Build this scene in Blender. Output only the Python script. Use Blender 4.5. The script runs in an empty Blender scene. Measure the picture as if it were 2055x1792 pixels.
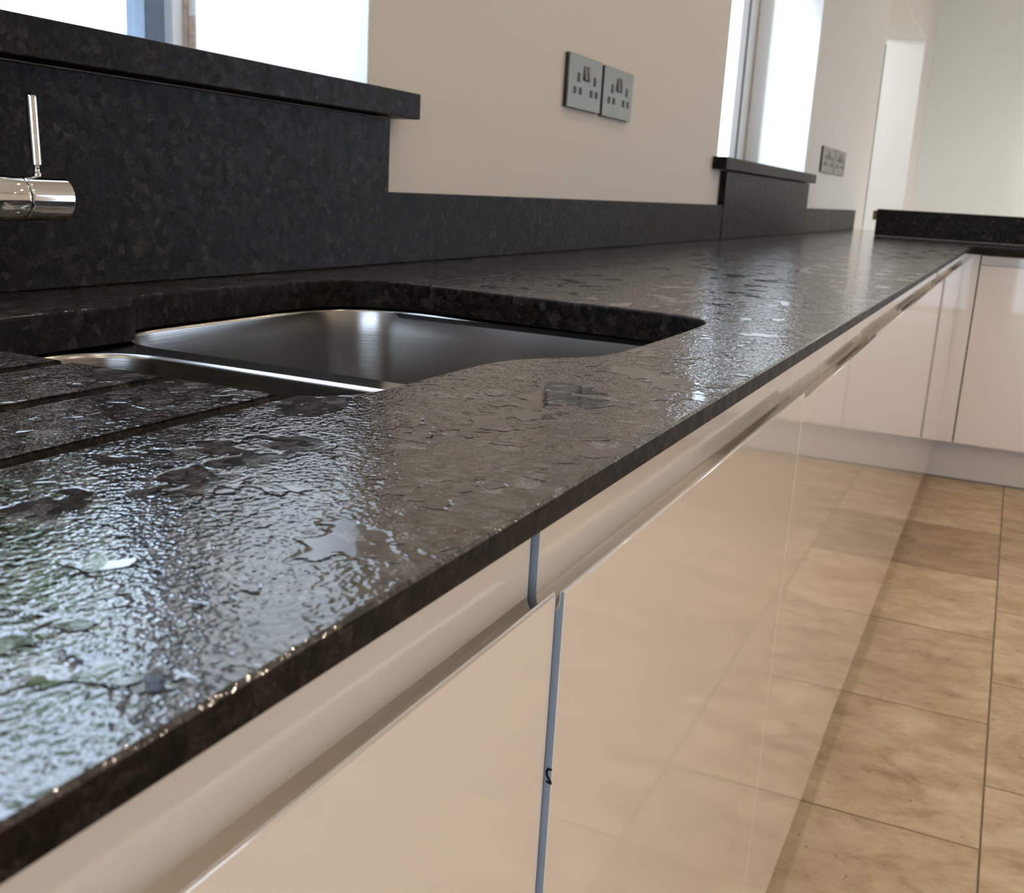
import bpy, bmesh, math, random
from mathutils import Vector, Matrix
random.seed(7)
S = bpy.context.scene
COL = S.collection
# ------------------------------------------------------------------ camera
FPX = 2152.74
YAW, PITCH, ROLL = 0.422139291, -0.236845519, 0.0577600791
CAM = Vector((0.0, -0.143969, 0.111911))
cy_, sy_ = math.cos(YAW), math.sin(YAW); cp_, sp_ = math.cos(PITCH), math.sin(PITCH)
Fw = Vector((cp_*cy_, cp_*sy_, sp_)); R0 = Vector((sy_, -cy_, 0)); U0 = R0.cross(Fw)
Rt = math.cos(ROLL)*R0 + math.sin(ROLL)*U0; Up = -math.sin(ROLL)*R0 + math.cos(ROLL)*U0
cam = bpy.data.cameras.new('camera'); camo = bpy.data.objects.new('camera', cam); COL.objects.link(camo)
M = Matrix.Identity(4)
for i, v in enumerate((Rt, Up, -Fw)):
    for k in range(3): M[k][i] = v[k]
M.translation = CAM
camo.matrix_world = M
cam.sensor_fit = 'HORIZONTAL'; cam.sensor_width = 36.0; cam.lens = FPX/2055*36
cam.clip_start = 0.01; cam.clip_end = 200
cam.dof.use_dof = True; cam.dof.focus_distance = 0.60; cam.dof.aperture_fstop = 24
S.camera = camo
# ------------------------------------------------------------------ world / exposure
S.view_settings.view_transform = 'Standard'; S.view_settings.look = 'None'
S.view_settings.exposure = 0.0; S.view_settings.gamma = 1.0; S.view_settings.use_curve_mapping = False
W = bpy.data.worlds.new('overcast_sky'); S.world = W; W.use_nodes = True
bg = W.node_tree.nodes['Background']; bg.inputs[0].default_value = (0.66, 0.77, 1.0, 1); bg.inputs[1].default_value = 7.2
SUN = bpy.data.lights.new('sun', 'SUN'); SUN.energy = 4.5; SUN.angle = math.radians(3); SUN.color = (0.80, 0.88, 1.0)
suno = bpy.data.objects.new('sun', SUN); COL.objects.link(suno)
suno.rotation_euler = Vector((1.0, -0.255, -0.62)).to_track_quat('-Z', 'Y').to_euler()
S.cycles.use_denoising = True
S.cycles.max_bounces = 10; S.cycles.diffuse_bounces = 5; S.cycles.glossy_bounces = 5
S.cycles.transparent_max_bounces = 12
S.cycles.sample_clamp_indirect = 6.0
S.cycles.caustics_reflective = False; S.cycles.caustics_refractive = False
WARM = (1.0, 0.82, 0.64)
# (x, y, watts) of the ceiling downlights
DOWN = [(-1.2, -0.08, 14), (0.3, -0.08, 14), (1.8, -0.08, 14), (3.3, -0.08, 14),
        (-1.2, -1.6, 26), (0.6, -1.6, 26), (2.4, -1.6, 17), (4.2, -1.6, 10), (6.2, -0.6, 5),
        (0.6, -3.2, 26), (2.4, -3.2, 26), (4.2, -3.2, 26), (6.4, -2.6, 110), (8.1, -1.5, 40)]  # last two are unseen fill lamps added for the far wall
# ------------------------------------------------------------------ key dimensions (metres, z = 0 is the worktop surface)
FL = -0.89; CE = 1.82            # floor, ceiling
WY = 0.65; WT = 0.34             # inner face and thickness of the window wall
UY = 0.63; UH = 0.096            # upstand face and height
YL = 0.0243                      # face of the near doors
ZL = -0.068                      # top of the door lip
ZT = -0.0335                     # top of the door back
ZB = -0.738                      # bottom of doors
FX = 4.33                        # face of the far doors
# ------------------------------------------------------------------ material helpers
def mat(name):
    m = bpy.data.materials.new(name); m.use_nodes = True
    nt = m.node_tree; b = nt.nodes['Principled BSDF']
    return m, nt, b
def N(nt, t, **kw):
    n = nt.nodes.new(t)
    for k, v in kw.items():
        if k.startswith('i_'):
            key = k[2:]
            n.inputs[int(key) if key.isdigit() else key].default_value = v
        else: setattr(n, k, v)
    return n
def L(nt, a, b): nt.links.new(a, b)
def ramp(nt, stops, interp='LINEAR'):
    r = N(nt, 'ShaderNodeValToRGB'); r.color_ramp.interpolation = interp
    e = r.color_ramp.elements
    while len(e) > 1: e.remove(e[-1])
    e[0].position = stops[0][0]; e[0].color = (*stops[0][1], 1)
    for p, c in stops[1:]:
        x = e.new(p); x.color = (*c, 1)
    return r
def simple(name, col, rough=0.5, metal=0.0, spec=0.5, coat=0.0, bump=0.0, bscale=60, var=0.0, ior=1.5):
    m, nt, b = mat(name)
    b.inputs['Roughness'].default_value = rough; b.inputs['Metallic'].default_value = metal
    b.inputs['Specular IOR Level'].default_value = spec; b.inputs['IOR'].default_value = ior
    b.inputs['Coat Weight'].default_value = coat; b.inputs['Coat Roughness'].default_value = 0.03; b.inputs['Coat IOR'].default_value = 1.65
    tc = N(nt, 'ShaderNodeTexCoord')
    n1 = N(nt, 'ShaderNodeTexNoise', i_Scale=bscale, i_Detail=4.0); L(nt, tc.outputs['Object'], n1.inputs['Vector'])
    mx = N(nt, 'ShaderNodeMix', data_type='RGBA', blend_type='MULTIPLY')
    mx.inputs[0].default_value = 1.0; mx.inputs[6].default_value = (*col, 1)
    r = ramp(nt, [(0.3, (1-var,)*3), (0.7, (1, 1, 1))]); L(nt, n1.outputs['Fac'], r.inputs[0]); L(nt, r.outputs[0], mx.inputs[7])
    L(nt, mx.outputs[2], b.inputs['Base Color'])
    if bump:
        bp = N(nt, 'ShaderNodeBump', i_Strength=1.0, i_Distance=bump); L(nt, n1.outputs['Fac'], bp.inputs['Height']); L(nt, bp.outputs[0], b.inputs['Normal'])
    return m
def granite(name, bumpd=0.0006, rough=0.16, tint=1.0, spec=0.5, brown=(1, 1, 1), ior=1.55, rvar=(0.7, 1.5)):
    """antique brown granite with a leathered surface: speckled crystals, undulating skin, a few polished patches"""
    m, nt, b = mat(name)
    tc = N(nt, 'ShaderNodeTexCoord')
    wob = N(nt, 'ShaderNodeTexNoise', i_Scale=60.0, i_Detail=3.0); L(nt, tc.outputs['Object'], wob.inputs['Vector'])
    wv = N(nt, 'ShaderNodeVectorMath', operation='SCALE'); wv.inputs[3].default_value = 0.010; L(nt, wob.outputs['Color'], wv.inputs[0])
    ad = N(nt, 'ShaderNodeVectorMath', operation='ADD'); L(nt, tc.outputs['Object'], ad.inputs[0]); L(nt, wv.outputs[0], ad.inputs[1])
    v1 = N(nt, 'ShaderNodeTexVoronoi', i_Scale=120.0); L(nt, ad.outputs[0], v1.inputs['Vector'])
    v2 = N(nt, 'ShaderNodeTexVoronoi', i_Scale=340.0); L(nt, ad.outputs[0], v2.inputs['Vector'])
    s1 = N(nt, 'ShaderNodeSeparateColor'); L(nt, v1.outputs['Color'], s1.inputs[0])
    s2 = N(nt, 'ShaderNodeSeparateColor'); L(nt, v2.outputs['Color'], s2.inputs[0])
    t = tint
    r1 = ramp(nt, [(0.0, (0.012*t, 0.012*t, 0.013*t)), (0.30, (0.026*t, 0.024*t, 0.023*t)), (0.55, (0.052*t, 0.046*t, 0.041*t)), (0.80, (0.085*t, 0.079*t, 0.075*t)), (1.0, (0.20*t, 0.195*t, 0.19*t))])
    r2 = ramp(nt, [(0.0, (0.010*t, 0.010*t, 0.011*t)), (0.5, (0.045*t, 0.036*t, 0.028*t)), (1.0, (0.12*t, 0.11*t, 0.105*t))])
    L(nt, s1.outputs[0], r1.inputs[0]); L(nt, s2.outputs[1], r2.inputs[0])
    big = N(nt, 'ShaderNodeTexNoise', i_Scale=28.0, i_Detail=4.0, i_Roughness=0.65); L(nt, tc.outputs['Object'], big.inputs['Vector'])
    rb = ramp(nt, [(0.42, (0.2,)*3), (0.60, (0.8,)*3)]); L(nt, big.outputs['Fac'], rb.inputs[0])
    mx = N(nt, 'ShaderNodeMix', data_type='RGBA'); L(nt, rb.outputs[0], mx.inputs[0]); L(nt, r1.outputs[0], mx.inputs[6]); L(nt, r2.outputs[0], mx.inputs[7])
    fg = N(nt, 'ShaderNodeTexNoise', i_Scale=850.0, i_Detail=2.0, i_Roughness=0.6); L(nt, tc.outputs['Object'], fg.inputs['Vector'])
    rf = ramp(nt, [(0.36, (0.45*brown[0], 0.45*brown[1], 0.45*brown[2])), (0.52, brown), (0.66, tuple(1.9*c for c in brown))]); L(nt, fg.outputs['Fac'], rf.inputs[0])
    mg = N(nt, 'ShaderNodeMix', data_type='RGBA', blend_type='MULTIPLY'); mg.inputs[0].default_value = 1; L(nt, mx.outputs[2], mg.inputs[6]); L(nt, rf.outputs[0], mg.inputs[7])
    L(nt, mg.outputs[2], b.inputs['Base Color'])
    # leathered skin
    h1 = N(nt, 'ShaderNodeTexNoise', i_Scale=300.0, i_Detail=1.0, i_Roughness=0.5); L(nt, tc.outputs['Object'], h1.inputs['Vector'])
    h2 = N(nt, 'ShaderNodeTexNoise', i_Scale=80.0, i_Detail=1.0); L(nt, tc.outputs['Object'], h2.inputs['Vector'])
    # polished crystals: the larger grains stay flat
    pf = N(nt, 'ShaderNodeTexNoise', i_Scale=19.0, i_Detail=3.0, i_Roughness=0.7); L(nt, ad.outputs[0], pf.inputs['Vector'])
    rp = ramp(nt, [(0.535, (1,)*3), (0.575, (0.08,)*3)]); L(nt, pf.outputs['Fac'], rp.inputs[0])
    a1 = N(nt, 'ShaderNodeMath', operation='MULTIPLY_ADD'); L(nt, h2.outputs['Fac'], a1.inputs[0]); a1.inputs[1].default_value = 0.8; L(nt, h1.outputs['Fac'], a1.inputs[2])
    a2 = N(nt, 'ShaderNodeMath', operation='MULTIPLY'); L(nt, a1.outputs[0], a2.inputs[0]); L(nt, rp.outputs[0], a2.inputs[1])
    bp = N(nt, 'ShaderNodeBump', i_Strength=1.0, i_Distance=bumpd); L(nt, a2.outputs[0], bp.inputs['Height']); L(nt, bp.outputs[0], b.inputs['Normal'])
    rr = N(nt, 'ShaderNodeMapRange'); L(nt, s1.outputs[1], rr.inputs[0]); rr.inputs[3].default_value = rough*rvar[0]; rr.inputs[4].default_value = rough*rvar[1]
    L(nt, rr.outputs[0], b.inputs['Roughness'])
    b.inputs['Specular IOR Level'].default_value = spec; b.inputs['IOR'].default_value = ior
    return m
MAT = {}
MAT['granite_top'] = granite('leathered_granite', 0.00043, 0.05, 0.75, ior=1.75)
MAT['granite_side'] = granite('shaded_granite_faces', 0.0001, 0.42, 0.20, spec=0.07, rvar=(0.9, 1.15), brown=(1.12, 0.98, 0.84))  # same stone, tint lowered for the little light on upright faces
MAT['wall'] = simple('cream_wall_paint', (0.65, 0.59, 0.51), 0.75, spec=0.25, bump=0.0004, bscale=220, var=0.02)
MAT['wall_far'] = simple('daylit_far_wall', (0.84, 0.85, 0.79), 0.75, spec=0.25, bump=0.0004, bscale=220, var=0.02)  # same paint as the other walls, lightened and cooled to carry daylight
MAT['reveal'] = simple('white_reveal_paint', (0.82, 0.82, 0.80), 0.6, spec=0.3, var=0.02)
MAT['ceiling'] = simple('white_ceiling_paint', (0.80, 0.79, 0.76), 0.8, spec=0.2, var=0.02)
MAT['gloss'] = simple('cream_gloss_lacquer', (0.81, 0.745, 0.665), 0.18, spec=0.5, coat=1.0, var=0.01)
MAT['plinth'] = simple('grey_cream_plinth', (0.62, 0.57, 0.52), 0.35, spec=0.4, var=0.02)
MAT['carcass'] = simple('dark_carcass_board', (0.035, 0.033, 0.03), 0.8, spec=0.2, var=0.1)  # darkened so the gaps between the fronts look shaded
MAT['edge_tone'] = simple('blue_grey_edge', (0.27, 0.31, 0.36), 0.35, spec=0.4, var=0.08, bscale=30)
MAT['ink'] = simple('black_marker_ink', (0.006, 0.006, 0.008), 0.5)
MAT['dark'] = simple('dark_recess', (0.02, 0.02, 0.018), 0.6)
MAT['seal'] = simple('grey_silicone', (0.16, 0.155, 0.15), 0.4, var=0.1)
MAT['chrome'] = simple('chrome', (0.82, 0.82, 0.82), 0.05, metal=1.0)
MAT['plate'] = simple('brushed_steel_plate', (0.19, 0.178, 0.155), 0.36, metal=1.0, var=0.08, bscale=40)
MAT['upvc'] = simple('white_window_frame', (0.78, 0.80, 0.82), 0.3, spec=0.5, coat=0.2, var=0.02)
MAT['anth'] = simple('blue_grey_window_bar', (0.10, 0.14, 0.20), 0.35, spec=0.5, var=0.25, bscale=30)
MAT['gasket'] = simple('black_gasket', (0.02, 0.022, 0.022), 0.5)
MAT['putty'] = simple('beige_sealant', (0.62, 0.52, 0.44), 0.7, var=0.35, bscale=90)
MAT['wood'] = simple('brown_timber', (0.22, 0.10, 0.03), 0.5, var=0.4, bscale=80)
MAT['gap_shade'] = simple('shadow_gap_grey', (0.30, 0.31, 0.27), 0.6, var=0.1)  # grey that paints in a thin shadow gap
MAT['render'] = simple('white_garden_render', (0.85, 0.84, 0.80), 0.9, var=0.06, bscale=3)
MAT['paving'] = simple('pale_paving', (0.50, 0.48, 0.44), 0.9, var=0.2, bscale=4)
MAT['leaf'] = simple('green_leaves', (0.22, 0.34, 0.07), 0.55, var=0.5, bscale=3)
MAT['bark'] = simple('bark', (0.12, 0.09, 0.06), 0.9, var=0.4, bscale=20)
def steel():
    m, nt, b = mat('brushed_steel'); b.inputs['Metallic'].default_value = 1.0
    b.inputs['Base Color'].default_value = (0.44, 0.43, 0.41, 1); b.inputs['Roughness'].default_value = 0.24
    tc = N(nt, 'ShaderNodeTexCoord'); mp = N(nt, 'ShaderNodeMapping'); mp.inputs['Scale'].default_value = (14, 14, 900)
    L(nt, tc.outputs['Object'], mp.inputs[0]); n = N(nt, 'ShaderNodeTexNoise', i_Scale=1.0, i_Detail=3.0); L(nt, mp.outputs[0], n.inputs['Vector'])
    bp = N(nt, 'ShaderNodeBump', i_Strength=0.5, i_Distance=0.00012); L(nt, n.outputs['Fac'], bp.inputs['Height']); L(nt, bp.outputs[0], b.inputs['Normal'])
    return m
MAT['steel'] = steel()
MAT['polished'] = simple('polished_steel_rim', (0.62, 0.62, 0.61), 0.12, metal=1.0)
def glass():
    m = bpy.data.materials.new('window_glass'); m.use_nodes = True; nt = m.node_tree; nt.nodes.clear()
    o = N(nt, 'ShaderNodeOutputMaterial'); t = N(nt, 'ShaderNodeBsdfTransparent'); t.inputs[0].default_value = (0.95, 0.97, 0.96, 1)
    g = N(nt, 'ShaderNodeBsdfGlossy'); g.inputs['Roughness'].default_value = 0.0
    f = N(nt, 'ShaderNodeFresnel'); f.inputs[0].default_value = 1.35
    ge = N(nt, 'ShaderNodeNewGeometry'); inv = N(nt, 'ShaderNodeMath', operation='MULTIPLY_ADD'); L(nt, ge.outputs['Backfacing'], inv.inputs[0]); inv.inputs[1].default_value = -0.8; inv.inputs[2].default_value = 0.8
    # the rear face of the pane adds no second reflection
    mu = N(nt, 'ShaderNodeMath', operation='MULTIPLY'); L(nt, f.outputs[0], mu.inputs[0]); L(nt, inv.outputs[0], mu.inputs[1])
    mx = N(nt, 'ShaderNodeMixShader'); L(nt, mu.outputs[0], mx.inputs[0]); L(nt, t.outputs[0], mx.inputs[1]); L(nt, g.outputs[0], mx.inputs[2]); L(nt, mx.outputs[0], o.inputs[0])
    return m
MAT['glass'] = glass()
def emis(name, col, s):
    m, nt, b = mat(name); b.inputs['Emission Color'].default_value = (*col, 1); b.inputs['Emission Strength'].default_value = s
    b.inputs['Base Color'].default_value = (0.8, 0.8, 0.8, 1); return m
MAT['lamp'] = emis('lit_downlight_lens', WARM, 9.0)
def tiles():
    m, nt, b = mat('travertine_tiles')
    tc = N(nt, 'ShaderNodeTexCoord'); sx = N(nt, 'ShaderNodeSeparateXYZ'); L(nt, tc.outputs['Object'], sx.inputs[0])
    def mth(op, a, bb=None, c=None):
        n = N(nt, 'ShaderNodeMath', operation=op)
        for i, v in enumerate((a, bb, c)):
            if v is None: continue
            if isinstance(v, (int, float)): n.inputs[i].default_value = v
            else: L(nt, v, n.inputs[i])
        return n.outputs[0]
    PW, PH = 0.484, 0.70
    v = mth('DIVIDE', mth('ADD', sx.outputs[1], 0.235), PH)           # row boundary at y=-0.235
    row = mth('FLOOR', v)
    # the row under the cabinets has its joints at 1.741, the next one 0.222 further on
    off = mth('MULTIPLY', mth('MODULO', mth('ABSOLUTE', row), 2.0), 0.222)
    u = mth('DIVIDE', mth('SUBTRACT', mth('SUBTRACT', sx.outputs[0], 1.741), off), PW)
    cu = mth('FLOOR', u)
    fu = mth('MULTIPLY', mth('SUBTRACT', 0.5, mth('ABSOLUTE', mth('SUBTRACT', mth('FRACT', u), 0.5))), PW)
    fv = mth('MULTIPLY', mth('SUBTRACT', 0.5, mth('ABSOLUTE', mth('SUBTRACT', mth('FRACT', v), 0.5))), PH)
    d = mth('MINIMUM', fu, fv)
    gr = N(nt, 'ShaderNodeMapRange'); L(nt, d, gr.inputs[0]); gr.inputs[1].default_value = 0.0012; gr.inputs[2].default_value = 0.0024
    cid = N(nt, 'ShaderNodeCombineXYZ'); L(nt, cu, cid.inputs[0]); L(nt, row, cid.inputs[1]); cid.inputs[2].default_value = 3.7
    wn = N(nt, 'ShaderNodeTexWhiteNoise', noise_dimensions='3D'); L(nt, cid.outputs[0], wn.inputs['Vector'])
    # every tile cut from another place of the stone
    sh = N(nt, 'ShaderNodeVectorMath', operation='SCALE'); sh.inputs[3].default_value = 9.0; L(nt, wn.outputs['Color'], sh.inputs[0])
    ad = N(nt, 'ShaderNodeVectorMath', operation='ADD'); L(nt, tc.outputs['Object'], ad.inputs[0]); L(nt, sh.outputs[0], ad.inputs[1])
    mp = N(nt, 'ShaderNodeMapping'); mp.inputs['Scale'].default_value = (1.6, 1.0, 1.0); L(nt, ad.outputs[0], mp.inputs[0])
    n1 = N(nt, 'ShaderNodeTexNoise', i_Scale=8.0, i_Detail=12.0, i_Roughness=0.72, i_Distortion=0.35); L(nt, mp.outputs[0], n1.inputs['Vector'])
    n2 = N(nt, 'ShaderNodeTexNoise', i_Scale=26.0, i_Detail=6.0, i_Roughness=0.7, i_Distortion=0.2); L(nt, mp.outputs[0], n2.inputs['Vector'])
    r = ramp(nt, [(0.28, (0.28, 0.205, 0.135)), (0.40, (0.44, 0.34, 0.235)), (0.50, (0.53, 0.43, 0.31)), (0.58, (0.60, 0.51, 0.385)), (0.72, (0.70, 0.62, 0.49))])
    L(nt, n1.outputs['Fac'], r.inputs[0])
    r2 = ramp(nt, [(0.30, (0.80,)*3), (0.42, (1,)*3)]); L(nt, n2.outputs['Fac'], r2.inputs[0])
    m1 = N(nt, 'ShaderNodeMix', data_type='RGBA', blend_type='MULTIPLY'); m1.inputs[0].default_value = 1; L(nt, r.outputs[0], m1.inputs[6]); L(nt, r2.outputs[0], m1.inputs[7])
    rt = ramp(nt, [(0.0, (0.80, 0.72, 0.62)), (0.3, (0.95, 0.88, 0.78)), (1.0, (1.08, 0.99, 0.87))]); L(nt, wn.outputs['Value'], rt.inputs[0])
    n3 = N(nt, 'ShaderNodeTexNoise', i_Scale=75.0, i_Detail=2.0); L(nt, ad.outputs[0], n3.inputs['Vector'])
    r3 = ramp(nt, [(0.24, (0.5, 0.41, 0.33)), (0.29, (1, 1, 1))]); L(nt, n3.outputs['Fac'], r3.inputs[0])
    mq = N(nt, 'ShaderNodeMix', data_type='RGBA', blend_type='MULTIPLY'); mq.inputs[0].default_value = 1; L(nt, m1.outputs[2], mq.inputs[6]); L(nt, r3.outputs[0], mq.inputs[7]); m1 = mq
    m2 = N(nt, 'ShaderNodeMix', data_type='RGBA', blend_type='MULTIPLY'); m2.inputs[0].default_value = 1; L(nt, m1.outputs[2], m2.inputs[6]); L(nt, rt.outputs[0], m2.inputs[7])
    # one tile of a browner, darker cut
    k1 = mth('COMPARE', cu, 3.0, 0.1); k2 = mth('COMPARE', row, 0.0, 0.1); kk = mth('MULTIPLY', k1, k2)
    m4 = N(nt, 'ShaderNodeMix', data_type='RGBA', blend_type='MULTIPLY'); L(nt, kk, m4.inputs[0]); L(nt, m2.outputs[2], m4.inputs[6]); m4.inputs[7].default_value = (0.74, 0.70, 0.68, 1)
    m2 = m4
    m3 = N(nt, 'ShaderNodeMix', data_type='RGBA'); L(nt, gr.outputs[0], m3.inputs[0]); m3.inputs[6].default_value = (0.16, 0.105, 0.055, 1); L(nt, m2.outputs[2], m3.inputs[7])
    L(nt, m3.outputs[2], b.inputs['Base Color']); b.inputs['Roughness'].default_value = 0.45; b.inputs['Specular IOR Level'].default_value = 0.35
    hs = mth('MULTIPLY_ADD', n2.outputs['Fac'], 0.15, gr.outputs[0])
    bp = N(nt, 'ShaderNodeBump', i_Strength=1.0, i_Distance=0.0012); L(nt, hs, bp.inputs['Height']); L(nt, bp.outputs[0], b.inputs['Normal'])
    return m
MAT['tiles'] = tiles()
# ------------------------------------------------------------------ mesh helpers
def tag(o, label=None, cat=None, group=None, kind=None):
    if label: o['label'] = label
    if cat: o['category'] = cat
    if group: o['group'] = group
    if kind: o['kind'] = kind
    return o
def empty(name, loc, label, cat, group=None):
    o = bpy.data.objects.new(name, None); COL.objects.link(o); o.location = loc; o.empty_display_size = 0.05
    return tag(o, label, cat, group)
def wloc(o):
    v = Vector((0, 0, 0))
    while o is not None: v += o.location; o = o.parent
    return v
def build(name, bm, m, parent=None, smooth=False, origin=None, label=None, bevel=0.0, segs=2):
    """link one mesh; geometry is given in world coordinates"""
    org = wloc(parent) if parent is not None else Vector(origin or (0, 0, 0))
    own = Vector(origin) - org if (parent is not None and origin is not None) else Vector((0, 0, 0))
    base = org + own if parent is not None else org
    bmesh.ops.translate(bm, verts=bm.verts, vec=-base)
    bmesh.ops.recalc_face_normals(bm, faces=bm.faces)
    me = bpy.data.meshes.new(name); bm.to_mesh(me); bm.free()
    for mm in (m if isinstance(m, (list, tuple)) else [m]): me.materials.append(MAT[mm])
    if smooth:
        for f in me.polygons: f.use_smooth = True
    o = bpy.data.objects.new(name, me); COL.objects.link(o)
    if parent is not None: o.parent = parent; o.location = own
    else: o.location = org
    if bevel:
        b = o.modifiers.new('edge', 'BEVEL'); b.width = bevel; b.segments = segs; b.limit_method = 'ANGLE'; b.angle_limit = math.radians(40)
    if label: o['label'] = label
    return o
def box(bm, a, b):
    vs = [bm.verts.new((x, y, z)) for x in (a[0], b[0]) for y in (a[1], b[1]) for z in (a[2], b[2])]
    for f in ((0, 1, 3, 2), (4, 6, 7, 5), (0, 4, 5, 1), (2, 3, 7, 6), (0, 2, 6, 4), (1, 5, 7, 3)): bm.faces.new([vs[i] for i in f])
    return vs
def bx(*ab):
    bm = bmesh.new()
    for a, b in ab: box(bm, a, b)
    return bm
def rings(bm, loops, cap0=True, cap1=True, closed=True):
    R = [[bm.verts.new(p) for p in lp] for lp in loops]
    n = len(R[0])
    for i in range(len(R)-1):
        for k in range(n if closed else n-1):
            bm.faces.new((R[i][k], R[i][(k+1) % n], R[i+1][(k+1) % n], R[i+1][k]))
    if cap0: bm.faces.new(R[0])
    if cap1: bm.faces.new(list(reversed(R[-1])))
    return R
def circ(c, u, v, r, n=32):
    c, u, v = Vector(c), Vector(u).normalized(), Vector(v).normalized()
    return [c + u*r*math.cos(2*math.pi*k/n) + v*r*math.sin(2*math.pi*k/n) for k in range(n)]
def lathe(bm, c, axis, prof, n=40):
    """prof: list of (distance along axis, radius)"""
    axis = Vector(axis).normalized(); t = Vector((0, 0, 1)) if abs(axis.z) < 0.9 else Vector((1, 0, 0))
    u = axis.cross(t).normalized(); v = axis.cross(u)
    rings(bm, [circ(Vector(c)+axis*d, u, v, max(r, 1e-5), n) for d, r in prof])
def tube(bm, pts, r, n=12):
    pts = [Vector(p) for p in pts]; prev = None; lp = []
    for i, p in enumerate(pts):
        t = (pts[min(i+1, len(pts)-1)] - pts[max(i-1, 0)]).normalized()
        if prev is None: prev = t.orthogonal().normalized()
        u = (prev - t*prev.dot(t)).normalized(); prev = u; v = t.cross(u)
        lp.append(circ(p, u, v, r, n))
    rings(bm, lp)
def arc(c, r, a0, a1, n):
    return [(c[0]+r*math.cos(math.radians(a0+(a1-a0)*k/n)), c[1]+r*math.sin(math.radians(a0+(a1-a0)*k/n))) for k in range(n+1)]
def rrect(x0, y0, x1, y1, r, n=8):
    p = []
    for cx, cy, a in ((x1-r, y1-r, 0), (x0+r, y1-r, 90), (x0+r, y0+r, 180), (x1-r, y0+r, 270)): p += arc((cx, cy), r, a, a+90, n)
    return p
def offs(poly, d):
    """move a counter-clockwise outline outwards by d"""
    n = len(poly); out = []
    for i in range(n):
        a = Vector(poly[i-1]); b = Vector(poly[i]); c = Vector(poly[(i+1) % n])
        e1 = (b-a); e2 = (c-b)
        e1 = e1.normalized() if e1.length > 1e-9 else e2.normalized(); e2 = e2.normalized() if e2.length > 1e-9 else e1
        n1 = Vector((e1.y, -e1.x)); n2 = Vector((e2.y, -e2.x)); m = (n1+n2)
        m = m.normalized() if m.length > 1e-6 else n1
        k = d/max(0.35, m.dot(n1)); out.append((b.x+m.x*k, b.y+m.y*k))
    return out
def smooth_poly(poly, it=2):
    for _ in range(it):
        q = []
        n = len(poly)
        for i in range(n):
            a = poly[i]; b = poly[(i+1) % n]
            q.append((a[0]*.75+b[0]*.25, a[1]*.75+b[1]*.25)); q.append((a[0]*.25+b[0]*.75, a[1]*.25+b[1]*.75))
        poly = q
    return poly
# ================================================================== THE SETTING
def struct(name, bm, m, **k):
    return tag(build(name, bm, m, **k), kind='structure')
X0, X1, Y0 = -3.2, 9.12, -3.9
bm = bx(((X0-.2, Y0-.2, FL-.1), (X1+.2, WY+2.2, FL)))
struct('floor', bm, 'tiles')
struct('ceiling', bx(((X0-.2, Y0-.2, CE), (X1+.2, WY+WT, CE+.12))), 'ceiling')
ZH = 1.295
ZW = 1.55
w1 = (-0.10, 1.249, 0.226, ZW); w2 = (3.05, 4.405, 0.226, ZW); w3 = (6.34, 8.47, FL, ZH)
a, b_ = WY, WY+WT
bm = bx(((X0, a, FL), (w1[0], b_, CE)), ((w1[0], a, FL), (w1[1], b_, w1[2]-.033)), ((w1[0], a, ZW), (w1[1], b_, CE)),
        ((w1[1], a, FL), (w2[0], b_, CE)), ((w2[0], a, FL), (w2[1], b_, w2[2]-.033)), ((w2[0], a, ZW), (w2[1], b_, CE)),
        ((w2[1], a, FL), (w3[0], b_, CE)), ((w3[0], a, ZH), (w3[1], b_, CE)), ((w3[1], a, FL), (X1+.2, b_, CE)))
struct('wall_left', bm, 'wall')
# white painted linings of the window reveals and of the passage
t = 0.004
for i, (w, y0, y1) in enumerate(((w1, WY+.0015, 0.986), (w2, WY+.0015, 0.93), (w3, WY+.0015, b_+.001))):
    z0 = w[2]
    bm = bx(((w[1]-t, y0, z0), (w[1], y1, w[3])), ((w[0], y0, z0), (w[0]+t, y1, w[3])), ((w[0]+t, y0, w[3]-t), (w[1]-t, y1, w[3])))
    struct('trim_%d' % (i+1), bm, 'reveal')
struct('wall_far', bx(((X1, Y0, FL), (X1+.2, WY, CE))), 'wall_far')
# wall behind the camera and right wall; both glazed openings are added for daylight
fill_door = (-2.7, -0.16, FL+.02, 1.15)
struct('wall_back', bx(((X0-.2, Y0, FL), (X0, fill_door[0], CE)), ((X0-.2, fill_door[1], FL), (X0, WY, CE)), ((X0-.2, fill_door[0], fill_door[3]), (X0, fill_door[1], CE)), ((X0-.2, fill_door[0], FL), (X0, fill_door[1], fill_door[2]))), 'wall')
fill_opening = (4.8, 8.9, FL+.02, 1.5)
struct('wall_right', bx(((X0, Y0-.2, FL), (fill_opening[0], Y0, CE)), ((fill_opening[1], Y0-.2, FL), (X1+.2, Y0, CE)), ((fill_opening[0], Y0-.2, fill_opening[3]), (fill_opening[1], Y0, CE)), ((fill_opening[0], Y0-.2, FL), (fill_opening[1], Y0, fill_opening[2]))), 'wall')
# passage behind the opening
struct('wall_passage', bx(((5.8, 2.6, FL), (9.3, 2.7, 1.5)), ((5.7, b_, FL), (5.8, 2.7, 1.5)), ((9.2, b_, FL), (9.3, 2.6, 1.5)), ((5.7, b_, 1.5), (9.3, 2.7, 1.6))), 'reveal')
struct('trim_4', bx(((6.326, WY-.004, 0.001), (6.339, WY+.001, 0.963))), 'gap_shade')  # raised strip standing in for the shadow gap at the jamb
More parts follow.
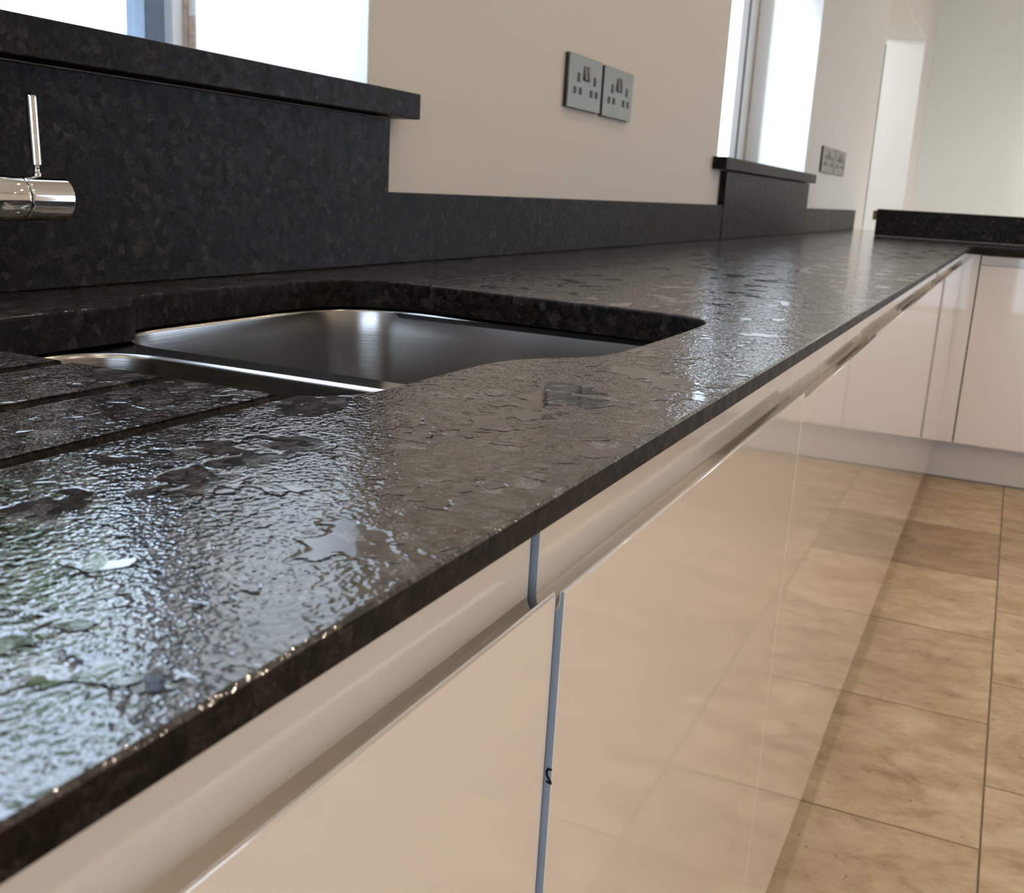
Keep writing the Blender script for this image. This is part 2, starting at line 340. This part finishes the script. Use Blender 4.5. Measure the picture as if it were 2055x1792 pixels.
# ---- windows
def window(n, w, yf, fw, bars):
    """frame lies with its inner face at y=yf; bars: list of (x0, x1, y0, y1, material, name)"""
    o = bpy.data.objects.new('window_%d' % n, None); COL.objects.link(o); o.location = ((w[0]+w[1])/2, yf, w[2]); tag(o, kind='structure')
    fx0, fx1, z0, z1 = w[0]+t, w[1]-t, w[2]+.0005, w[3]-t
    def fr(x0, x1, za, zb, d, y0, y1):
        return bx(((x0, y0, za), (x0+d, y1, zb)), ((x1-d, y0, za), (x1, y1, zb)), ((x0+d, y0, za), (x1-d, y1, za+d)), ((x0+d, y0, zb-d), (x1-d, y1, zb)))
    def fr2(e, d, y0, y1, zb):
        return bx(((fx0+e, y0, z0+zb), (fx0+e+d, y1, z1-e)), ((fx1-e-d, y0, z0+zb), (fx1-e, y1, z1-e)), ((fx0+e+d, y0, z0+zb), (fx1-e-d, y1, z0+zb+.016)), ((fx0+e+d, y0, z1-e-d), (fx1-e-d, y1, z1-e)))
    build('window_frame', fr2(0, fw, yf, yf+.034, 0), 'upvc', o, bevel=0.003)
    for q in bars:
        build(q[5], bx(((q[0], q[2], z0+.014), (q[1], q[3], z1-fw))), q[4], o, bevel=0.002)
    build('pane', bx(((fx0+fw-.002, yf+.018, z0+.014), (fx1-fw+.002, yf+.022, z1-fw+.002))), 'glass', o)
    build('sealant_bead', bx(((fx1-.006, yf-.006, z0), (fx1, yf, z1))), 'putty', o)
    return o
wa = window(1, w1, 0.950, 0.026, [(1.168, 1.206, 0.951, 0.985, 'anth', 'window_bar'), (0.05, 0.09, 0.951, 0.985, 'upvc', 'mullion')])
wb = window(2, w2, 0.895, 0.108, [(4.255, 4.294, 0.902, 0.925, 'gasket', 'gasket_strip'), (4.16, 4.254, 0.896, 0.93, 'upvc', 'casement_edge')])
# peeling sealant patch on the lining beside the first window
bm = bmesh.new()
for k in range(9):
    z = 0.25+k*0.115; r = 0.5+0.5*random.random()
    box(bm, (w1[1]-t-.0012, 0.949-.016*r-.006, z), (w1[1]-t, 0.949, z+.06+.05*random.random()))
build('sealant_smears', bm, 'putty', wa)
def glazed(n, axis, c, lo, hi, z0, z1, cuts):  # unseen glazing, added to bring daylight onto the far wall and doors
    o = bpy.data.objects.new('door_%d' % n, None); COL.objects.link(o)
    o.location = (c, (lo+hi)/2, z0) if axis == 'x' else ((lo+hi)/2, c, z0); tag(o, kind='structure')
    def B(p0, p1, za, zb, d0, d1):
        return ((c+d0, p0, za), (c+d1, p1, zb)) if axis == 'x' else ((p0, c+d0, za), (p1, c+d1, zb))
    bm = bmesh.new(); f = 0.035
    for e in [B(lo, lo+f, z0, z1, -.03, .03), B(hi-f, hi, z0, z1, -.03, .03), B(lo+f, hi-f, z0, z0+f, -.03, .03), B(lo+f, hi-f, z1-f, z1, -.03, .03)]: box(bm, *e)
    for cc in cuts: box(bm, *B(cc-.04, cc+.04, z0+f, z1-f, -.03, .03))
    build('door_frame', bm, 'upvc', o)
    bm = bmesh.new(); box(bm, *B(lo+f, hi-f, z0+f, z1-f, -.003, .003)); build('pane', bm, 'glass', o)
glazed(1, 'x', X0-.1, fill_door[0], fill_door[1], fill_door[2], fill_door[3], [-1.5])
glazed(2, 'y', Y0-.1, fill_opening[0], fill_opening[1], fill_opening[2], fill_opening[3], [6.4, 7.5])
# ================================================================== WORKTOP
def worktop():
    XE = 6.0; PX0, PX1, PYE = 4.245, 4.905, -2.3
    outer = [(-0.9, 0.0), (PX0, 0.0), (PX0, PYE), (PX1, PYE), (PX1, 0.0), (XE, 0.0), (XE, 0.648), (-0.9, 0.648)]
    U = 0.030
    inner = [(-0.9, U), (PX0+U, U), (PX0+U, PYE+U), (PX1-U, PYE+U), (PX1-U, U), (XE, U), (XE, 0.648), (-0.9, 0.648)]
    ch = [(-0.9, .0012), (PX0+.0012, .0012), (PX0+.0012, PYE+.0012), (PX1-.0012, PYE+.0012), (PX1-.0012, .0012), (XE, .0012), (XE, 0.648), (-0.9, 0.648)]
    # cutout for the one-and-a-half bowl sink, clockwise seen from above is handled by offs()
    hole = [(0.452, 0.210), (0.452, 0.370), (0.453, 0.420), (0.462, 0.462), (0.488, 0.492), (0.530, 0.506), (0.600, 0.511), (0.655, 0.510), (0.682, 0.512),
            (0.694, 0.528), (0.712, 0.550), (0.745, 0.5575), (0.800, 0.558), (0.930, 0.557), (0.990, 0.554), (1.030, 0.538), (1.054, 0.510), (1.060, 0.460), (1.056, 0.400),
            (1.046, 0.300), (1.036, 0.210), (1.026, 0.150), (1.012, 0.122), (0.985, 0.1075), (0.950, 0.1045), (0.870, 0.104), (0.790, 0.105), (0.740, 0.107),
            (0.712, 0.111), (0.690, 0.122), (0.668, 0.140), (0.645, 0.153), (0.610, 0.159), (0.560, 0.160), (0.510, 0.160), (0.482, 0.163), (0.462, 0.176), (0.4535, 0.190)]
    hole = list(reversed(hole))                     # counter-clockwise
    ar = sum(hole[i-1][0]*hole[i][1]-hole[i][0]*hole[i-1][1] for i in range(len(hole)))
    if ar < 0: hole = list(reversed(hole))
    hole = smooth_poly(hole, 2)
    TH = -0.030
    bm = bmesh.new()
    def fill(polys, z):
        vs, es = [], []
        for p in polys:
            v = [bm.verts.new((x, y, z)) for x, y in p]; vs.append(v)
            for i in range(len(v)): es.append(bm.edges.new((v[i-1], v[i])))
        bmesh.ops.triangle_fill(bm, edges=es, use_beauty=True)
        return vs
    rnd = 0.0025
    h0 = offs(hole, rnd)
    top = fill([ch, h0], 0.0)
    bot = fill([inner, hole], TH)
    def wall(stack):
        n = len(stack[0])
        for i in range(len(stack)-1):
            for k in range(n): bm.faces.new((stack[i][k], stack[i][(k+1) % n], stack[i+1][(k+1) % n], stack[i+1][k]))
    mk = lambda p, z: [bm.verts.new((x, y, z)) for x, y in p]
    wall([top[0], mk(outer, -.0014), mk(outer, -.0113), bot[0]])
    wall([top[1], mk(offs(hole, rnd*.29), -rnd*.29), mk(hole, -rnd), bot[1]])
    bmesh.ops.recalc_face_normals(bm, faces=bm.faces)
    me = bpy.data.meshes.new('worktop'); bm.to_mesh(me); bm.free()
    o = bpy.data.objects.new('worktop', me); COL.objects.link(o)
    # drainer grooves, cut as round-bottomed channels falling towards the bowl
    cb = bmesh.new()
    for gy in (0.190, 0.2665, 0.343, 0.4195, 0.496):
        prof = [(-.0060, .004)] + [(-.0060+.0120*k/8, -(.0066*math.sin(math.pi*k/8))) for k in range(9)] + [(.0060, .004)]
        lo = []
        for x, dz in ((-0.35, 0.0012), (0.475, -0.0016)):
            lo.append([(x, gy+py, (pz+dz if pz < .003 else .004)) for py, pz in prof])
        rings(cb, lo)
    bmesh.ops.recalc_face_normals(cb, faces=cb.faces)
    cm = bpy.data.meshes.new('cut'); cb.to_mesh(cm); cb.free(); co = bpy.data.objects.new('cut', cm); COL.objects.link(co)
    md = o.modifiers.new('b', 'BOOLEAN'); md.object = co; md.operation = 'DIFFERENCE'; md.solver = 'EXACT'
    dg = bpy.context.evaluated_depsgraph_get(); ev = o.evaluated_get(dg); me2 = bpy.data.meshes.new_from_object(ev)
    o.modifiers.clear(); o.data = me2; me2.name = 'worktop'
    bpy.data.objects.remove(co); bpy.data.meshes.remove(me)
    me2.materials.clear(); me2.materials.append(MAT['granite_top']); me2.materials.append(MAT['granite_side'])
    for p in me2.polygons:
        p.material_index = 0 if p.normal.z > 0.6 and p.center.z > -.001 else 1
        p.use_smooth = False
    tag(o, 'dark brown leathered granite worktop with sink cutout and drainer grooves', 'worktop')
    return o
worktop()
# ---- upstands, splash panels, sills
def slab(name, x0, x1, y0, y1, z0, z1, label, cat, bev=0.0012):
    o = build(name, bx(((x0, y0, z0), (x1, y1, z1))), 'granite_side', None, origin=((x0+x1)/2, (y0+y1)/2, z0), bevel=bev)
    return tag(o, label, cat)
slab('splashback', -0.95, 1.272, UY, WY, 0.0005, 0.190, 'tall dark granite splashback panel behind the sink, under the near window sill', 'splashback')
slab('splashback', 3.100, 4.430, UY, WY, 0.0005, 0.190, 'shorter granite splashback panel below the narrow far window', 'splashback')
slab('upstand', 1.2725, 3.0995, UY+.002, WY, 0.0005, UH, 'low dark granite upstand running between the two splashback panels, below the double sockets', 'upstand')
slab('upstand', 4.4305, 5.86, UY+.002, WY, 0.0005, UH, 'short granite upstand at the far end of the window wall, past the far splashback', 'upstand')
slab('window_sill', -0.95, 1.315, 0.610, 0.949, 0.193, 0.2258, 'thick dark granite sill under the near window, above the tap', 'window sill')
slab('window_sill', 3.005, 4.450, 0.610, 0.894, 0.193, 0.2258, 'small dark granite sill under the narrow far window', 'window sill')
fu = slab('upstand', 4.82, 4.845, -2.3, 0.408, 0.0005, 0.110, 'black granite upstand on the far worktop run, in front of the pale far wall', 'upstand')
build('end_block', bx(((4.822, 0.408, 0.064), (4.842, 0.424, 0.103))), 'wood', fu, bevel=0.004, label='small brown block on the end of the upstand')
# ================================================================== SINK
def sink():
    o = empty('sink', (0.75, 0.33, -0.22), 'undermounted stainless steel one and a half bowl sink in the worktop cutout', 'sink')
    zt = -0.0325
    main = rrect(0.676, 0.1115, 1.0585, 0.5565, 0.075, 10)
    small = rrect(0.435, 0.150, 0.641, 0.508, 0.060, 10)
    def shell(poly, depth, cx, cy, taper=0.012):
        st = [(0.0035, 0), (0.0008, -.0006), (0, -.0035), (-.002, -.03), (-taper*.6, -depth*.6), (-taper, -depth+.028), (-taper-.006, -depth+.012), (-taper-.018, -depth+.003), (-taper-.035, -depth)]
        bm = bmesh.new(); lp = [[(x, y, zt+dz) for x, y in offs(poly, d)] for d, dz in st]
        lp.append([(cx+(x-cx)*.2, cy+(y-cy)*.2, zt-depth-.002) for x, y in poly])
        R = [[bm.verts.new(p) for p in l] for l in lp]; n = len(poly)
        for i in range(len(R)-1):
            for k in range(n): bm.faces.new((R[i][k], R[i][(k+1) % n], R[i+1][(k+1) % n], R[i+1][k]))
        bm.faces.new(R[-1]); return bm
    a1 = build('main_bowl', shell(main, 0.19, 0.867, 0.335), 'steel', o, smooth=True)
    a2 = build('half_bowl', shell(small, 0.15, 0.538, 0.33), 'steel', o, smooth=True)
    # flange between and around the bowls
    bm = bmesh.new(); es = []
    for p in (rrect(0.405, 0.085, 1.09, 0.590, 0.03), offs(main, 0.0034), offs(small, 0.0034)):
        v = [bm.verts.new((x, y, zt-.0001)) for x, y in p]
        for i in range(len(v)): es.append(bm.edges.new((v[i-1], v[i])))
    bmesh.ops.triangle_fill(bm, edges=es, use_beauty=True)
    build('flange', bm, 'polished', o)
    for cx, cy, z, par in ((0.867, 0.335, zt-.19, o), (0.538, 0.33, zt-.15, o)):
        bm = bmesh.new(); lathe(bm, (cx, cy, z), (0, 0, 1), [(0.0, .04), (.004, .042), (.006, .038), (.003, .03), (.003, .001)]); build('drain', bm, 'chrome', par, smooth=True)
sink()
# ================================================================== TAP
def tap():
    o = empty('mixer_tap', (0.545, 0.585, 0.0), 'chrome mixer tap with a slim upright lever, behind the sink at the left', 'tap')
    px, py, z = 0.545, 0.585, 0.0815; r = 0.0182
    bm = bmesh.new(); lathe(bm, (px, py, 0.0005), (0, 0, 1), [(0, .0265), (.004, .0265), (.006, .024), (.0065, .0225), (.115, .0225), (.12, .0205), (.13, .014)], 48); build('body', bm, 'chrome', o, smooth=False, bevel=0)
    bm = bmesh.new(); tube(bm, [(px, py, .12)] + [(px, py, .12+.02*k) for k in range(1, 11)] + [(px, py-.10+.10*math.cos(math.radians(a)), .32+.10*math.sin(math.radians(a))) for a in range(15, 181, 15)] + [(px, py-.20, .28)], .011, 20)
    build('spout', bm, 'chrome', o, smooth=True)
    bm = bmesh.new(); lathe(bm, (px+.018, py, z), (1, 0, 0), [(0, r), (.0655, r), (.0665, r), (.0675, r-.0008)], 64); s1 = build('side_collar', bm, 'chrome', o)
    bm = bmesh.new(); lathe(bm, (px+.0855, py, z), (1, 0, 0), [(0, r-.0012), (.0012, r-.0012)], 64); build('seam', bm, 'gasket', o)
    bm = bmesh.new(); lathe(bm, (px+.0867, py, z), (1, 0, 0), [(0, r-.0010), (.0008, r-.0002), (.0018, r), (.0024, r), (.0414, r), (.0420, r), (.0432, r-.0008), (.0440, r-.003), (.0442, .001)], 64); cap = build('handle_cap', bm, 'chrome', o)
    for q in (s1, cap):
        for f in q.data.polygons: f.use_smooth = abs(f.normal.x) < .3
    # lever: thin neck and a faceted round rod leaning slightly
    b0 = Vector((px+.107, py, z+r-.001)); tip = Vector((px+.1045, py, 0.1615)); ax = (tip-b0)
    ln = ax.length
    bm = bmesh.new(); lathe(bm, b0, ax, [(0, .0032), (.002, .0034), (.004, .0024), (.009, .0024), (.0091, .0041), (.0096, .0041), (ln-.0015, .0041), (ln-.0008, .0041), (ln, .0034)], 40); lv = build('lever', bm, 'chrome', o)
    d = ax.normalized()
    for f in lv.data.polygons: f.use_smooth = abs(f.normal.dot(d)) < .5
tap()
# ================================================================== CABINETS
def jprofile():
    """door section: (depth from the front face, height). front lip, scooped handle recess, back wall"""
    p = [(0.0, ZB+.001), (0.0, ZL-.0014), (.0004, ZL-.0004), (.0013, ZL), (.0023, ZL-.0005), (.0027, ZL-.0018)]
    p += [(.00845-.00575*math.cos(math.radians(a)), ZL-.0050-.0078*math.sin(math.radians(a))) for a in range(0, 181, 15)]
    p += [(.0142, ZT-.0022), (.0146, ZT-.0008), (.0158, ZT), (.0200, ZT), (.0200, ZB), (.001, ZB)]
    return p
JP = jprofile()
def front(x0, x1, dy0=0.0, dy1=0.0, dz0=0.0, dz1=0.0):
    """near-run door front; dy/dz shift its near and far ends outwards / downwards"""
    bm = bmesh.new()
    rings(bm, [[(x0, YL-dy0+d, z-dz0) for d, z in JP], [(x1, YL-dy1+d, z-dz1) for d, z in JP]])
    return bm
def near_cabinet(x0, x1, label, **k):
    o = empty('base_cabinet', ((x0+x1)/2, YL+.3, FL), label, 'cabinet', 'base cabinets along the window wall')
    yb = YL+.027
    bm = bx(((x0-.001, yb, ZB), (x0+.016, 0.60, -.0345)), ((x1-.016, yb, ZB), (x1+.001, 0.60, -.0345)), ((x0+.016, yb, ZB), (x1-.016, .60, ZB+.016)), ((x0+.016, .585, ZB+.016), (x1-.016, .60, -.25)))
    build('carcass', bm, 'carcass', o)
    d = build('door', front(x0, x1, **k), 'gloss', o, smooth=False)
    for f in d.data.polygons:
        f.use_smooth = abs(f.normal.x) < 0.5 and len(f.vertices) == 4 and f.area < (x1-x0)*.012
    return o, d
near_cabinet(-0.165, 0.4335, 'nearest cream gloss cabinet under the drainer, its scooped handle in front')
o2, d2 = near_cabinet(0.4378, 1.0742, 'cream gloss cabinet below the sink with a blue-grey door edge in the gap', dy0=.0030, dy1=0)
near_cabinet(1.0745, 1.680, 'cream gloss cabinet just past the sink, its front sitting slightly low and proud', dy0=.0002, dy1=.0002, dz0=.0085, dz1=.0045)
near_cabinet(1.6850, 2.733, 'wide cream gloss cabinet in the middle of the long run, after the dropped front', dy0=-.0005)
near_cabinet(2.7355, 3.500, 'narrower cream gloss cabinet under the far window')
near_cabinet(3.5025, 4.300, 'last cream gloss cabinet of the long run, meeting the corner')
# thin blue-grey strip on the near edge of the second door, with the fitter's pen marks
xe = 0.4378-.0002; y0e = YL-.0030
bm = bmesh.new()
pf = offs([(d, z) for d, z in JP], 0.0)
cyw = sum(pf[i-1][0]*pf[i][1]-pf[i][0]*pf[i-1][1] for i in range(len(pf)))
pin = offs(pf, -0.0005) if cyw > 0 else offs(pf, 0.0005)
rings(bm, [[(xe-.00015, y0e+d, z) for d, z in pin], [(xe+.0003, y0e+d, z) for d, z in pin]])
build('edge_strip', bm, 'edge_tone', d2, label='blue-grey door edge')
# strokes in (y, z) on the edge plane
st = [Vector((xe-.0003, y, z)) for y, z in ((0.02191, -0.15992), (0.02347, -0.15999), (0.02427, -0.16170), (0.02374, -0.16369), (0.02271, -0.16526), (0.02198, -0.16638))]
st2 = [Vector((xe-.0003, y, z)) for y, z in ((0.02393, -0.16670), (0.02271, -0.16714), (0.02153, -0.16718))]
bm = bmesh.new()
for s, r in ((st, .00062), (st2, .0006)):
    for i in range(len(s)-1):
        u = (s[i+1]-s[i]); nrm = Vector((0, -u.z, u.y)).normalized()*r
        e = u.normalized()*r*.6
        q = [s[i]-e+nrm, s[i]-e-nrm, s[i+1]+e-nrm, s[i+1]+e+nrm]
        rings(bm, [[p for p in q], [p+Vector((.0002, 0, 0)) for p in q]])
build('pen_mark', bm, 'ink', d2, label='black handwritten hook mark')
# ---- far run
def far_cabinet(ya, yb, label):
    """ya > yb"""
    o = empty('base_cabinet', (FX+.3, (ya+yb)/2, FL), label, 'cabinet', 'base cabinets of the far run')
    build('carcass', bx(((FX+.027, yb+.001, ZB), (FX+.58, ya-.001, -.032))), 'carcass', o)
    bm = bmesh.new(); rings(bm, [[(FX+d, ya-.0015, z) for d, z in JP], [(FX+d, yb+.0015, z) for d, z in JP]])
    d = build('door', bm, 'gloss', o)
    for f in d.data.polygons: f.use_smooth = abs(f.normal.y) < 0.5 and len(f.vertices) == 4 and f.area < abs(ya-yb)*.012
far_cabinet(-0.0345, -0.330, 'narrow cream gloss cabinet on the far run, right beside the corner post')
far_cabinet(-0.330, -0.930, 'cream gloss cabinet on the far run, to the right of the narrow one')
far_cabinet(-0.930, -1.530, 'cream gloss cabinet on the far run, third from the corner')
far_cabinet(-1.530, -2.130, 'cream gloss end cabinet of the far run')
cpo = tag(build('corner_post', bx(((FX+.002, -0.0300, ZB), (FX+.022, YL+.018, -.0315)), ((4.302, YL+.002, ZB), (FX+.002, YL+.018, -.0315))), 'gloss', None, origin=(FX, 0, ZB), bevel=.001),
    'tall narrow cream gloss filler strip in the inner corner where both cabinet runs meet', 'filler panel')
build('backing_strip', bx(((FX+.0225, -0.0345, ZB), (FX+.0262, YL+.018, -.0315))), 'carcass', cpo)  # added strip that keeps the corner gap dark
# plinths
tag(build('plinth', bx(((-.9, YL+.062, FL+.002), (FX+.05, YL+.078, ZB-.001))), 'plinth', None, origin=(1.7, .09, FL)), 'long recessed plinth under the cabinets of the window wall', 'plinth')
tag(build('plinth', bx(((FX+.052, -2.13, FL+.002), (FX+.068, YL+.061, ZB-.001))), 'plinth', None, origin=(FX+.06, -1, FL)), 'grey-cream recessed plinth under the far run of cabinets', 'plinth')
tag(build('floor_seal', bx(((FX+.047, -2.13, FL+.0003), (FX+.052, YL+.061, FL+.006))), 'seal', None, origin=(FX+.05, -1, FL)), 'thin dark sealant line along the foot of the far plinth', 'sealant')
# ================================================================== SOCKETS
def socket(x0, x1, z0, z1, label, group):
    o = empty('double_socket', ((x0+x1)/2, WY, z0), label, 'socket', group)
    w, h = x1-x0, z1-z0; yf = WY-.0100
    pl = build('face_plate', bx(((x0, yf, z0), (x1, yf+.0035, z1))), 'plate', o, bevel=.0008)
    build('back_edge', bx(((x0+.0005, yf+.0035, z0+.0005), (x1-.0005, WY-.0002, z1-.0005))), 'dark', o)
    P = lambda u, v: (x0+u*w, z1-v*h)
    def slot(u0, v0, u1, v1):
        a = P(u0, v0); b = P(u1, v1)
        build('pin_hole', bx(((a[0], yf-.0004, b[1]), (b[0], yf+.0002, a[1]))), 'dark', o)
    for c in (0.26, 0.76):
        slot(c-.040+.02, .33, c+.040+.02, .505)
        slot(c-.115, .595, c-.03, .73); slot(c+.05, .595, c+.135, .73)
    for c in (.468, .572):
        a = P(c-.034, .19); b = P(c+.034, .43)
        bm = bx(((a[0]-.0026, yf-.0003, b[1]-.0026), (b[0]+.0026, yf+.0002, a[1]+.0016))); build('switch_surround', bm, 'dark', o)
        # rocker pressed in at its top
        bm = bmesh.new(); zs = [(b[1], .0042), ((a[1]+b[1])/2, .0028), (a[1], .0008)]
        rings(bm, [[(a[0], yf-d, z), (b[0], yf-d, z), (b[0], yf, z), (a[0], yf, z)] for z, d in zs])
        build('rocker', bm, 'plate', o)
socket(1.904, 2.0735, 0.2615, 0.3565, 'brushed steel double socket on the wall, the left one of the near pair', 'near pair of sockets')
socket(2.0885, 2.262, 0.2600, 0.3555, 'brushed steel double socket on the wall, the right one of the near pair', 'near pair of sockets')
socket(4.722, 5.035, 0.2465, 0.3520, 'small distant steel socket right of the far window, the left one of its pair', 'far pair of sockets')
socket(5.050, 5.360, 0.2480, 0.3545, 'small distant steel socket right of the far window, the right one of its pair', 'far pair of sockets')
# ================================================================== DOWNLIGHTS
names = ['first from the back wall', 'second from the back wall', 'third from the back wall', 'fourth from the back wall']
def downlight(x, y, watts, label, group):
    o = empty('downlight', (x, y, CE), label, 'ceiling light', group)
    bm = bmesh.new(); lathe(bm, (x, y, CE-.006), (0, 0, 1), [(0, .034), (0, .044), (.0055, .046), (.0055, .034)], 32); build('trim_ring', bm, 'upvc', o)
    bm = bmesh.new(); lathe(bm, (x, y, CE-.004), (0, 0, 1), [(0, .033), (.0035, .033)], 32); build('lens', bm, 'lamp', o)
    l = bpy.data.lights.new('bulb', 'SPOT'); l.energy = watts; l.color = WARM; l.shadow_soft_size = 0.03; l.spot_size = math.radians(150); l.spot_blend = 0.5
    lo = bpy.data.objects.new('bulb', l); COL.objects.link(lo); lo.parent = o; lo.location = (0, 0, -.02)
for x, y, wt in DOWN:
    row = {-0.08: 'the row over the worktop edge', -1.6: 'the middle row of the room', -3.2: 'the row by the glazed wall', -0.6: 'the far end of the room, unseen', -2.6: 'the far end of the room, unseen', -1.5: 'the far end of the room, unseen'}[y]  # far-end lamps include fill added to brighten the far wall
    downlight(x, y, wt, 'small round recessed downlight in ' + row, 'recessed ceiling downlights in ' + row)
# unseen lamp added to light the passage behind the opening
o = empty('downlight', (7.4, 1.8, 1.5), 'unseen added light in the ceiling of the passage behind the opening', 'ceiling light')
bm = bmesh.new(); lathe(bm, (7.4, 1.8, 1.494), (0, 0, 1), [(0, .05), (.0055, .05)], 32); build('lens', bm, 'lamp', o)
l = bpy.data.lights.new('bulb', 'POINT'); l.energy = 34; l.color = (0.93, 0.98, 1.0); l.shadow_soft_size = .08
lo = bpy.data.objects.new('bulb', l); COL.objects.link(lo); lo.parent = o; lo.location = (0, 0, -.12)
# ================================================================== OUTSIDE
tag(build('garden_paving', bx(((-40, WY+2.9, FL-.3), (40, 40, FL-.2)), ((-40, b_+.01, FL-.3), (5.6, WY+2.9, FL-.2))), 'paving', None, origin=(0, 5, FL-.3)), kind='structure')
tag(build('terrace', bx(((-30, -30, FL-.3), (X0-.21, 30, FL-.2)), ((X0-.2, -30, FL-.3), (30, Y0-.21, FL-.2))), 'paving', None, origin=(0, -8, FL-.3)), kind='structure')
tag(build('garden_wall', bx(((-10, 8.0, FL-.2), (30, 8.2, 1.75))), 'render', None, origin=(8, 8, FL-.2)), 'high white rendered garden wall outside the windows', 'garden wall')
def tree(x, y, h, r, label):
    o = empty('garden_tree', (x, y, FL-.2), label, 'tree', 'trees beyond the garden wall')
    bm = bmesh.new(); tube(bm, [(x, y, FL-.2), (x+.05, y, h*.4), (x-.05, y+.05, h*.85)], .09, 10); build('trunk', bm, 'bark', o)
    bm = bmesh.new(); rnd = random.Random(int(x*10))
    cl = [(Vector((x+rnd.uniform(-r, r)*.8, y+rnd.uniform(-r, r)*.8, h+rnd.uniform(-r, r)*.9)), r*rnd.uniform(.25, .5)) for _ in range(16)]
    for _ in range(2600):
        c, cr = rnd.choice(cl); d = Vector((rnd.gauss(0, 1), rnd.gauss(0, 1), rnd.gauss(0, 1))).normalized()
        p = c+d*cr*rnd.uniform(.6, 1.05); n = (d+Vector((rnd.uniform(-1, 1), rnd.uniform(-1, 1), rnd.uniform(-1, 1)))*.8).normalized(); u = n.orthogonal().normalized(); v = n.cross(u); s = rnd.uniform(.05, .11)
        q = [p-u*s*1.3, p-v*s*.6+n*s*.15, p+u*s*1.3, p+v*s*.6+n*s*.15]; bm.faces.new([bm.verts.new(w) for w in q])
    build('foliage', bm, 'leaf', o)
tree(8.0, 9.4, 4.0, 1.5, 'leafy green garden tree beyond the wall, the nearer one')
tree(11.2, 10.0, 3.6, 1.1, 'leafy green garden tree beyond the wall, the farther one')
